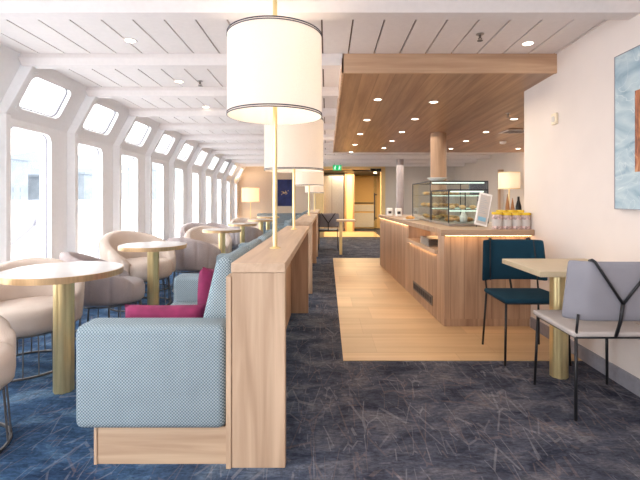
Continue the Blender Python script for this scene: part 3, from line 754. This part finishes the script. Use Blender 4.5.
# bowls stacked on top of the tall case
bx, by, bz = (437-VX)/F*5.35, 5.35, 1.3865
bm = bm_new(); lathe(bm, [(0,0),(.05,0),(.125,.045),(.128,.05),(.05,.008),(0,.008)], n=32); tag(obj('serving_bowl', bm, 'paper', smooth=True, loc=(bx, by, bz)), 'wide white bowl standing on top of the tall display case', 'bowl')
bm = bm_new(); lathe(bm, [(0,0),(.04,0),(.09,.035),(.093,.04),(.04,.008),(0,.008)], n=32); tag(obj('serving_bowl', bm, 'paper', smooth=True, loc=(bx, by, bz+.0095)), 'smaller white bowl nested inside the wide bowl on the case', 'bowl')
# menu stand
r = thing('menu_stand', 'leaning white framed menu board beside the candy tins', 'menu', at(480.3, 229, 4.02)*1); r.location.z = ZT; r.rotation_euler = (R(-14), 0, R(8)); 
r.rotation_euler = (R(-10), R(14), 0)
bm = bm_new(); rbox(bm, -.062, .062, -.006, .006, .0, .32, .003, 1); obj('menu_frame', bm, 'paper', r); r.location.z = ZT+.022
bm = bm_new(); box(bm, -.048, .048, -.0075, -.006, .02, .30); s_ = obj('menu_sheet', bm, M['ttop'], r)
bm = bm_new()
for k in range(9):
    w_ = .05-(k % 3)*.012; box(bm, -.038, -.038+w_*1.4, -.0085, -.0076, .12+k*.018, .124+k*.018)
obj('printed_lines', bm, 'ink', s_)
bm = bm_new(); box(bm, -.038, .038, -.0085, -.0076, .045, .085); obj('printed_panel', bm, 'inkblue', s_)
bm = bm_new(); tube(bm, [(0,.007,.2), (0,.10,.0)], .004, 6); obj('prop_leg', bm, 'wire', r)
# candy tins with yellow lids
def tin(x, Y, label, s=1, first=[]):
    if first: o = dup(first[0], (x, Y, ZT+.0005), 0, label); o.scale = (s, s, s); return o
    r = thing('candy_tin', label, 'tin', (x, Y, ZT+.0005), group='candy tins with yellow lids on the counter'); first.append(r)
    bm = bm_new(); lathe(bm, [(0,0),(.043,0),(.045,.004),(.045,.128),(.042,.132),(0,.132)], n=28); autosmooth(obj('tin_body', bm, 'tin', r))
    bm = bm_new(); lathe(bm, [(.042,.1325),(.047,.1325),(.047,.152),(.044,.156),(0,.156)], n=28); autosmooth(obj('lid', bm, 'lid', r))
    bm = bm_new(); lathe(bm, [(.0455,.03),(.0462,.03),(.0462,.09),(.0455,.09)], n=28); autosmooth(obj('label_band', bm, 'ttop', r))
    return r
for k, px in enumerate((497, 506.6, 516.2, 525.3)):
    tin((px-VX)/F*3.885, 3.885, ['candy tin with yellow lid next to the menu board', 'second candy tin from the menu board, front row', 'third candy tin from the menu board, front row', 'candy tin nearest the wall, front row'][k], .96)
for k, px in enumerate((501.5, 511, 520.5)):
    tin((px-VX)/F*4.08, 4.08, ['back-row candy tin, first from the menu board', 'back-row candy tin, middle one of three', 'back-row candy tin nearest the wall'][k], 1.08)
# dispensers and bread at the far end of counter
for k, (px, Y) in enumerate(((389.5, 6.9), (398.5, 6.7))):
    bm = bm_new(); rbox(bm, -.045, .045, -.045, .045, 0, .13, .01, 2); o = obj('dispenser', bm, 'paper', loc=((px-VX)/F*Y, Y, ZT+.0005))
    tag(o, ['white napkin dispenser nearest the far end of the counter', 'white napkin dispenser beside the pastry plate'][k], 'dispenser')
    bm = bm_new(); box(bm, -.025, .025, -.047, -.0455, .04, .08); obj('dispenser_slot', bm, 'dark', o)
px = (416-VX)/F*5.6
bm = bm_new(); lathe(bm, [(0,0),(.08,0),(.11,.012),(.108,.015),(.08,.006),(0,.006)], n=28); tag(obj('plate', bm, 'paper', smooth=True, loc=(px-.07, 5.55, ZT+.0005)), 'white plate of croissants on the counter beside the tall case', 'plate')
o = croissant((px-.09, 5.52, ZT+.008), 0, 'golden croissant at the front of the plate on the counter'); o = croissant((px-.05, 5.57, ZT+.008), 1, 'golden croissant at the back of the plate on the counter')

# ------------------------------------------------------------------ things behind the counter
r = thing('wall_screen', 'dark blue menu screen behind the glass display cases', 'screen', at(478, 195, 8.2)); r.location.z = 0
bm = bm_new(); box(bm, -.17, .17, -.02, .02, 1.24, 1.52); obj('screen_body', bm, 'greysofa', r)
bm = bm_new(); box(bm, -.16, .16, -.023, -.0205, 1.25, 1.51); obj('screen_face', bm, plain('screen_navy', srgb(60,72,92), .3), r)
bm = bm_new(); tube(bm, [(0,0,1.24),(0,0,.02)], .02, 8); box(bm, -.15, .15, -.1, .1, 0, .02); obj('screen_stand', bm, 'dark', r)
def floor_lamp(name, label, loc, sr, sz0, sz1, mat, h0=0, e=4):
    r = thing(name, label, 'lamp', loc)
    bm = bm_new(); lathe(bm, [(sr, sz0), (sr, sz1), (sr-.004, sz1), (sr-.004, sz0), (sr, sz0)], n=40); autosmooth(obj('lamp_shade', bm, mat, r))
    bm = bm_new(); lathe(bm, [(sr+.001, sz1-.012), (sr+.003, sz1-.012), (sr+.003, sz1), (sr+.001, sz1)], n=40); lathe(bm, [(sr+.001, sz0), (sr+.003, sz0), (sr+.003, sz0+.012), (sr+.001, sz0+.012)], n=40); obj('shade_trim', bm, 'brass', r)
    bm = bm_new(); tube(bm, [(0,0,.015), (0,0,sz1-.05)], .012, 10); tube(bm, [(-sr+.004,0,sz1-.05),(sr-.004,0,sz1-.05)], .003, 6); obj('pole', bm, 'brass', r)
    bm = bm_new(); lathe(bm, [(0,0),(.13,0),(.13,.012),(0,.016)], n=28); obj('base', bm, 'brass', r)
    bm = bm_new(); ell(bm, (.05,0,(sz0+sz1)/2), (.03,.03,.04)); obj('bulb', bm, 'bulb', r)
    l = bpy.data.lights.new('lamp_light', 'POINT'); l.energy = e; l.color = (1,.68,.36); l.shadow_soft_size = .05
    lo = bpy.data.objects.new('lamp_light', l); C.objects.link(lo); lo.parent = r; lo.location = (0, -.05, (sz0+sz1)/2)
    return r
floor_lamp('floor_lamp', 'square white drum floor lamp behind the counter, above the candy tins', ((509-VX)/F*8.3, 8.3, 0), .20, 1.365, 1.69, 'shade', e=3)
floor_lamp('floor_lamp', 'glowing orange floor lamp in the far left corner beside the windows', ((250.5-VX)/F*12.4, 12.4, 0), .255, 1.08, 1.50, 'shade2', e=22)
# oak framed opening / mirror
r = thing('framed_mirror', 'oak framed wall mirror behind the drum floor lamp', 'mirror', (3.88-.02, 8.9, 0))
Ym = 9.4; x0m, x1m = (498-VX)/F*Ym, (523.5-VX)/F*Ym*1.0
r.location = ((x0m+x1m)/2, Ym, 0); w_ = (x1m-x0m)/2
bm = bm_new(); box(bm, -w_, w_, -.02, .02, 1.76, 1.82); box(bm, w_-.05, w_, -.02, .02, .02, 1.76); box(bm, -w_, -w_+.05, -.02, .02, .02, 1.76); box(bm, -w_, w_, -.02, .02, 0, .02); obj('frame', bm, 'oak', r)
bm = bm_new(); box(bm, -w_+.05, w_-.05, -.005, .005, .02, 1.76); obj('mirror_pane', bm, 'farwall', r)
# brown paper cones
for k, (px, py) in enumerate(((507.5, 194), (512.5, 198))):
    Y = 4.35
    bm = bm_new(); p = at(px, py, Y); hgt = p.z-ZT
    lathe(bm, [(.028, 0), (.022, hgt*.6), (.002, hgt)], n=8); o = obj('paper_cone', bm, 'brown', loc=(p.x, Y, ZT+.0005))
    tag(o, ['tallest pointed brown paper cone standing behind the candy tins', 'shorter pointed brown paper cone behind the candy tins'][k], 'paper cone')
bm = bm_new(); p = at(518.5, 200, 4.5)
lathe(bm, [(0,0),(.03,0),(.033,.12),(.028,.2),(.012,.26),(.010,.30),(0,.30)], n=16); tag(obj('bottle', bm, 'black', smooth=True, loc=(p.x, 4.5, ZT+.0005)), 'dark bottle standing behind the tins beside the wall corner', 'bottle')

# ------------------------------------------------------------------ far left corner
r = thing('banquette', 'grey-blue upholstered banquette along the far wall under the navy picture', 'banquette', (-1.05, 12.6, 0))
bm = bm_new(); rbox(bm, -1.05, .68, .12, .36, .1, .74, .04, 3); autosmooth(obj('backrest', bm, 'greysofa', r), 60)
bm = bm_new(); rbox(bm, -1.05, .68, -.4, .115, .12, .45, .04, 3); autosmooth(obj('seat', bm, 'greysofa', r), 60)
bm = bm_new(); box(bm, -1.0, .64, -.36, .3, 0, .119); obj('plinth', bm, 'oak_x', r)
r = thing('side_table', 'dark low side table beneath the glowing corner lamp', 'table', (-2.12, 11.7, 0))
bm = bm_new(); rbox(bm, -.25, .25, -.2, .2, .56, .60, .004, 1); obj('tabletop', bm, 'dark', r)
for sx in (-1, 1):
    for sy in (-1, 1):
        bm = bm_new(); box(bm, sx*.22-.015, sx*.22+.015, sy*.17-.015, sy*.17+.015, 0, .56); obj('leg', bm, 'dark', r)
p0, p1 = at(277.5, 206, YF-.03), at(291.8, 179.5, YF-.03)
r = thing('picture', 'navy blue framed picture on the far wall left of the passage', 'picture', ((p0.x+p1.x)/2, YF-.002, p0.z)); w_ = (p1.x-p0.x)/2; h_ = p1.z-p0.z
bm = bm_new(); box(bm, -w_, w_, -.03, 0, 0, h_); obj('canvas', bm, 'navyart', r)
bm = bm_new()
for k in range(14):
    a = k*2.4; ell(bm, (.09*math.cos(a)*(k/14+.3), -.032, h_*.5+.2*math.sin(a*1.3)*(k/14+.2)), (.014, .004, .018), 1)
obj('painted_marks', bm, 'bun', r)

# ------------------------------------------------------------------ right wall items
def zl(px, py): Y = XW*F/(px-VX); return Y, H-(py-VY)/F*Y
r = thing('painting', 'large blue-grey abstract painting with rust square on the right wall', 'painting', (XW, 2.2, 1.11))
t = NT('abstract_blue_paint')
n1 = t.n('ShaderNodeTexNoise', Scale=2.5, Detail=6.0, Distortion=1.5); t.l(t.coords((1,1,2.4)), n1.inputs['Vector'])
c = t.ramp(n1.outputs['Fac'], [(.3, srgb(122,148,166)), (.45, srgb(158,180,192)), (.6, srgb(186,202,206)), (.75, srgb(132,158,178))])
wv = t.n('ShaderNodeTexNoise', Scale=3.0, Detail=1.0, Distortion=2.5); t.l(t.coords((1,1.2,1.0)), wv.inputs['Vector'])
ln = t.math('LESS_THAN', t.math('ABSOLUTE', t.math('SUBTRACT', wv.outputs['Fac'], .53)), .006)
c = t.mix(t.math('MULTIPLY', ln, .4), c, srgb(225,230,228)); t.l(c, t.p.inputs['Base Color'])
bm = bm_new(); box(bm, -.035, 0, -.62, .492, 0, .955); obj('canvas', bm, t.m, r)
t = NT('rust_paint'); n1 = t.n('ShaderNodeTexNoise', Scale=8, Detail=5.0, Distortion=2.0); t.l(t.coords((1,3,1)), n1.inputs['Vector'])
t.l(t.ramp(n1.outputs['Fac'], [(.35, srgb(112,62,44)), (.55, srgb(176,104,66)), (.7, srgb(206,150,108))]), t.p.inputs['Base Color'])
bm = bm_new(); box(bm, -.038, -.0355, -.15, .315, .22, .70); obj('rust_square', bm, t.m, r)
bm = bm_new()
for (a0, a1, b0, b1) in ((-.624, .496, -.004, 0), (-.624, .496, .955, .959), (-.624, -.62, 0, .955), (.492, .496, 0, .955)): box(bm, -.038, 0, a0, a1, b0, b1)
obj('frame', bm, 'skirt', r)
Yt, zt_ = zl(556, 119)
r = thing('thermostat', 'small cream wall thermostat on the right wall above the chairs', 'thermostat', (XW, Yt, zt_))
bm = bm_new(); rbox(bm, -.022, 0, -.035, .035, -.045, .045, .004, 2); obj('housing', bm, plain('cream_plastic', srgb(236,222,196), .5), r)
bm = bm_new(); rbox(bm, -.028, -.0225, -.02, .02, -.025, .02, .003, 2); obj('dial_plate', bm, 'ttop', r)

# ------------------------------------------------------------------ ceiling fittings
def fit_on(px, py, zfun):
    Y = 5.0
    for _ in range(40): Y = (zfun(Y)-H)*F/(VY-py)
    return (px-VX)/F*Y, Y, zfun(Y)
dl = []
def downlight(px, py, zfun, label, group, s=1):
    x, Y, z = fit_on(px, py, zfun)
    if not dl:
        r = thing('downlight', label, 'downlight', (x, Y, z), group=group); dl.append(r)
        bm = bm_new(); lathe(bm, [(.034,-.0015),(.046,-.004),(.047,-.0005),(.034,-.0005)], n=28); obj('trim_ring', bm, 'ceil', r)
        bm = bm_new(); lathe(bm, [(0,-.002),(.0335,-.002)], n=28); obj('lamp_lens', bm, 'lens', r)
        return r
    o = dup(dl[0], (x, Y, z), 0, label, group); o.scale = (s, s, 1); return o
L1 = [(377.7,99.5),(367,120),(360,134),(355,144.6),(351,152.0)]
L2 = [(433.8,102),(415,119),(402,132),(392,141),(384,148)]
L3 = [(514,119),(486,132),(466,141),(451,148.7)]
ordn = ['nearest', 'second', 'third', 'fourth', 'fifth']
for k, p in enumerate(L1): downlight(*p, zs, '%s downlight in the soffit row closest to the aisle edge' % ordn[k], 'downlights in the wooden soffit', 1.15)
for k, p in enumerate(L2): downlight(*p, zs, '%s downlight in the middle row of the wooden soffit' % ordn[k], 'downlights in the wooden soffit', 1.15)
for k, p in enumerate(L3): downlight(*p, zs, '%s downlight in the soffit row over the counter' % ordn[k], 'downlights in the wooden soffit', 1.15)
downlight(518, 148.7, zs, 'single soffit downlight farthest from the aisle, near the wall edge', 'downlights in the wooden soffit', 1.15)
downlight(528, 43.5, zc, 'downlight in the white ceiling between soffit and painting wall', 'downlights in the white slatted ceiling', 1.1)
for k, p in enumerate([(130,40.5),(179,81.5),(206,107),(240,137)]):
    downlight(*p, zc, '%s downlight in the white ceiling on the window side' % ordn[k], 'downlights in the white slatted ceiling', 1.1)
def sprinkler(px, py, zfun, label):
    x, Y, z = fit_on(px, py, zfun)
    r = thing('sprinkler_head', label, 'sprinkler', (x, Y, z))
    bm = bm_new(); lathe(bm, [(0,-.001),(.028,-.001),(.028,-.004),(0,-.006)], n=18); obj('escutcheon', bm, 'chrome', r)
    bm = bm_new(); tube(bm, [(0,0,-.006),(0,0,-.03)], .008, 8)
    for sx in (-1, 1): tube(bm, [(0,0,-.02),(sx*.012,0,-.032),(0,0,-.048)], .003, 5)
    lathe(bm, [(0,-.05),(.02,-.05),(.02,-.047),(0,-.047)], n=12); obj('deflector', bm, 'wire', r)
sprinkler(480, 34, zc, 'steel sprinkler head in the white ceiling in front of the soffit')
sprinkler(200, 81, zc, 'steel sprinkler head in the white ceiling on the window side')
sprinkler(508, 113, zs, 'steel sprinkler head under the wooden soffit')
x, Y, z = fit_on(503, 141.5, zs)
bm = bm_new(); lathe(bm, [(0,-.045),(.03,-.043),(.05,-.028),(.055,-.001)], n=24); tag(obj('smoke_detector', bm, 'paper', smooth=True, loc=(x, Y, z)), 'round white smoke detector under the wooden soffit', 'smoke detector')
x, Y, z = fit_on(515, 131, zs)
r = thing('ceiling_vent', 'square white air vent in the wooden soffit above the counter', 'vent', (x, Y, z))
bm = bm_new(); box(bm, -.17, .17, -.17, .17, -.012, -.005); obj('vent_frame', bm, 'ceil', r)
bm = bm_new()
for k in range(8): box(bm, -.14, .14, -.13+k*.035, -.118+k*.035, -.015, -.0125)
obj('vent_slats', bm, 'skirt', r)
# exit sign
r = thing('exit_sign', 'green emergency exit sign with white running figures hanging over the passage', 'sign', at(337.2, 170.4, 11.6))
w_ = .118; h_ = .145
bm = bm_new(); box(bm, -w_, w_, -.015, .015, 0, h_); obj('sign_box', bm, 'green', r)
bm = bm_new()
for sx in (-1, 1):
    cx = sx*.06
    ell(bm, (cx+.012, -.017, .115), (.012, .002, .012), 1)
    def bar(p, q, t): 
        d = Vector((q[0]-p[0], 0, q[1]-p[1])).normalized(); nn = Vector((-d.z, 0, d.x))*t
        P = [Vector((p[0], -.0155, p[1])), Vector((q[0], -.0155, q[1]))]
        bm.faces.new([bm.verts.new(v) for v in (P[0]+nn, P[1]+nn, P[1]-nn, P[0]-nn)])
    bar((cx+.006,.10),(cx-.004,.06),.008); bar((cx-.004,.06),(cx+.016,.045),.005); bar((cx+.016,.045),(cx+.012,.018),.005)
    bar((cx-.004,.06),(cx-.014,.035),.005); bar((cx-.014,.035),(cx-.034,.028),.005); bar((cx+.004,.096),(cx+.026,.078),.004); bar((cx+.002,.094),(cx-.022,.082),.004)
obj('running_figure', bm, 'signwhite', r)
bm = bm_new()
for sx in (-1, 1): tube(bm, [(sx*.08,0,h_),(sx*.08,0,zc(11.6)-r.location.z)], .004, 6)
obj('hanger', bm, 'wire', r)

# ------------------------------------------------------------------ lights and world
def area(name, loc, rot, sx, sy, e, col):
    l = bpy.data.lights.new(name, 'AREA'); l.shape = 'RECTANGLE'; l.size = sx; l.size_y = sy; l.energy = e; l.color = col
    o = bpy.data.objects.new(name, l); C.objects.link(o); o.location = loc; o.rotation_euler = rot; return o
area('window_daylight', (-2.95, 5.0, 1.2), (0, R(-90), 0), 1.6, 13, 230, (.90,.95,1))
area('window_side_light', (-.9, -1.9, 1.9), (R(80), 0, R(8)), 1.6, 1.0, 26, (1,.98,.97))  # added fill behind the camera, brightens the window wall
area('rear_fill', (-.3, -1.6, 2.2), (R(35), 0, 0), 3.5, 1.2, 34, (1,.95,.9))  # added fill above and behind the camera, not a fixture of the room
area('soffit_light', (1.0, 5.6, 2.08), (0, 0, 0), 1.2, 4.2, 30, (1,.84,.64))
area('near_overhead_fill', (.6, 1.6, 2.25), (0, 0, 0), 1.6, 1.6, 8, (1,.93,.86))  # overhead area fill added above the near floor, without a fitting
area('corridor_light', (.8, 14.4, 2.08), (0, 0, 0), 1.4, 1.6, 95, (1,.78,.46))
area('galley_light', (2.7, 7, 2.0), (0, 0, 0), 1.2, 4, 32, (1,.92,.82))
area('far_light', (1.0, 10.6, 2.0), (0, 0, 0), 3.2, 2.0, 40, (1,.92,.82))
w = bpy.data.worlds.new('sky'); bpy.context.scene.world = w; w.use_nodes = True
nt = w.node_tree; bg = nt.nodes['Background']
tc = nt.nodes.new('ShaderNodeTexCoord'); sp = nt.nodes.new('ShaderNodeSeparateXYZ'); rp = nt.nodes.new('ShaderNodeValToRGB')
nt.links.new(tc.outputs['Generated'], sp.inputs[0]); nt.links.new(sp.outputs[2], rp.inputs[0]); nt.links.new(rp.outputs[0], bg.inputs[0])
rp.color_ramp.elements[0].color = (.92,.96,1,1); rp.color_ramp.elements[1].color = (1,1,1,1)
bg.inputs[1].default_value = 3.2

cam = bpy.data.cameras.new('camera'); co = bpy.data.objects.new('camera', cam); C.objects.link(co)
co.location = (0, 0, H); co.rotation_euler = (R(90), 0, 0)
cam.sensor_width = 36; cam.lens = 36*F/640; cam.shift_x = -(VX-320)/640; cam.shift_y = -(240-VY)/640; cam.clip_end = 500
S = bpy.context.scene; S.camera = co
S.view_settings.view_transform = 'Standard'; S.view_settings.look = 'None'; S.view_settings.exposure = .38; S.view_settings.gamma = 1
S.cycles.use_denoising = True; S.cycles.max_bounces = 10; S.cycles.diffuse_bounces = 5; S.cycles.transparent_max_bounces = 24
S.cycles.sample_clamp_indirect = 6; S.cycles.caustics_reflective = False; S.cycles.caustics_refractive = False
